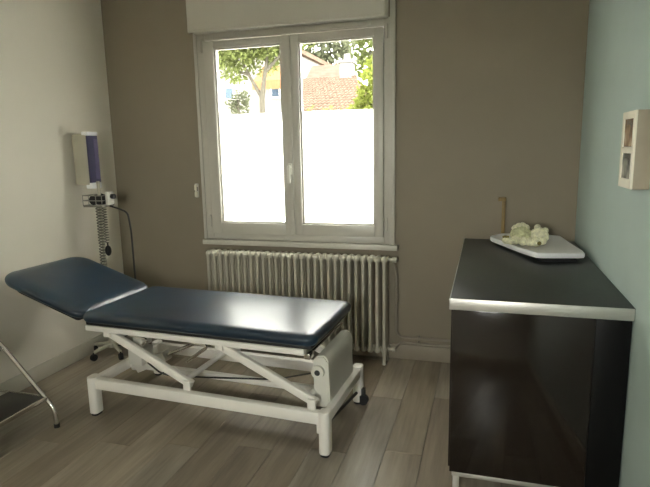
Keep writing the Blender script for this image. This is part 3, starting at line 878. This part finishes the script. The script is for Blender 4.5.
def roof_rows(b):
    n = 15
    for k in range(n):
        t0, t1 = k / n, (k + 1.25) / n
        def P(t, side, dz): 
            xa = ex0 + (rx0 - ex0) * t; xb = ex1 + (rx1 - ex1) * t
            return ((xa if side == 0 else xb), RY + (ridge_y - RY) * t, e0.z + (rz - e0.z) * t + dz)
        # ribbed course: scalloped across
        m_ = 40
        rows = []
        for (t, dz) in ((t0, .075), (min(t1, 1.0), .02)):
            A_ = P(t, 0, dz); B_ = P(t, 1, dz)
            rows.append([b.verts.new((A_[0] + (B_[0] - A_[0]) * j / m_, A_[1], A_[2] + (.035 if j % 2 else 0))) for j in range(m_ + 1)])
        A_ = P(t0, 0, -.03); B_ = P(t0, 1, -.03)
        low = [b.verts.new((A_[0] + (B_[0] - A_[0]) * j / m_, A_[1], A_[2])) for j in range(m_ + 1)]
        for j in range(m_):
            b.faces.new((rows[0][j], rows[0][j + 1], rows[1][j + 1], rows[1][j]))
            b.faces.new((low[j], low[j + 1], rows[0][j + 1], rows[0][j]))


rr = part('roof_tiles', M_TILE, th_, roof_rows, False); rr['kind'] = 'stuff'
part('roof_deck', M_TILED, th_, lambda b: (lambda q: [b.faces.new([b.verts.new(v) for v in f]) for f in q])([
    [(ex0, RY, e0.z - .04), (ex1, RY, e0.z - .04), (rx1, ridge_y, rz - .04), (rx0, ridge_y, rz - .04)],
    [(rx0, ridge_y, rz - .04), (rx1, ridge_y, rz - .04), (ex1, 2 * ridge_y - RY, e0.z - .04), (ex0, 2 * ridge_y - RY, e0.z - .04)]]), False)
# upper red gable roof
uy = ridge_y + .6
u0 = at(304, 82, uy); u1 = at(348, 82, uy); ut0 = at(312, 66, uy + 1.2); ut1 = at(340, 64, uy + 1.2)


def upper(b):
    v = [b.verts.new(p) for p in [(u0.x, uy, u0.z), (u1.x, uy, u1.z), (ut1.x, uy + 1.2, ut1.z), (ut0.x, uy + 1.2, ut0.z), (u1.x, uy + 2.4, u1.z), (u0.x, uy + 2.4, u0.z)]]
    for f in ((0, 1, 2, 3), (3, 2, 4, 5), (0, 3, 5), (1, 4, 2), (0, 5, 4, 1)): b.faces.new([v[i] for i in f])


part('upper_roof', M_TILED, th_, upper, False)
c0 = at(340, 84, ridge_y - .3); c1 = at(351, 62, ridge_y - .3)
ch = part('chimney', M_RENDER, th_, lambda b: (bx(b, c0.x, c1.x, ridge_y - .3, ridge_y + .2, c0.z - .4, c1.z), bx(b, c0.x - .06, c1.x + .06, ridge_y - .36, ridge_y + .26, c1.z, c1.z + .08)), False)
ch['label'] = 'white chimney'
part('chimney_pot', M_RENDER, ch, lambda b: tube(b, [((c0.x + c1.x) / 2, ridge_y - .05, c1.z + .08), ((c0.x + c1.x) / 2, ridge_y - .05, c1.z + .3)], [.12, .1], 10))

# hedge bush at the right of the view and trees behind
BY = 5.5
B = [(*at(px, py, BY + dy), r) for (px, py, r, dy) in ((372, 105, .30, 0), (366, 98, .22, .2), (374, 86, .30, .1), (380, 70, .32, .3), (364, 110, .25, .2), (385, 95, .4, 0), (385, 115, .5, 0), (370, 125, .5, .1), (376, 76, .16, 0))]
bs = thing('yellow_green_bush', 'bright yellow-green bush before the tiled house', 'bush', (B[5][0], BY, GZ))
foliage('foliage', M_LEAFY, bs, B, 3000, .05)
part('stem', M_BARK, bs, lambda b: tube(b, [(B[5][0], BY, GZ), (B[5][0], BY, B[5][2])], [.08, .04], 6))
for (HY, pxs, lab, m, n) in ((26, (300, 318, 335), 'dark green tree behind the red roof', M_LEAFD, 2600), (31, (352, 368, 385), 'green tree behind the white chimney', M_LEAF, 2600)):
    B = []
    for px in pxs:
        for py in (66, 50, 34):
            p = at(px + random.uniform(-4, 4), py, HY); B.append((p.x, HY + random.uniform(-.6, .6), p.z, random.uniform(.75, 1.1)))
    t_ = thing('distant_tree', lab, 'tree', (B[4][0], HY, GZ))
    foliage('crown', m, t_, B, n, .17)
    part('trunk', M_BARK, t_, lambda b: tube(b, [(B[4][0], HY, GZ), (B[4][0], HY, B[4][2])], [.25, .12], 8))
# low garden greenery in front of the roof eave
B = [(*at(px, py, 8.5), .17) for (px, py) in ((303, 114), (311, 112), (320, 113), (329, 112), (337, 114), (346, 113), (355, 112))]
hg = thing('garden_hedge', 'low green hedge below the tiled roof', 'hedge', (B[3][0], 8.5, GZ))
B += [(p[0], p[1], GZ + k * .35, .3) for p in B[:7] for k in range(1, 8)]
foliage('foliage', M_LEAF, hg, B, 2600, .06)
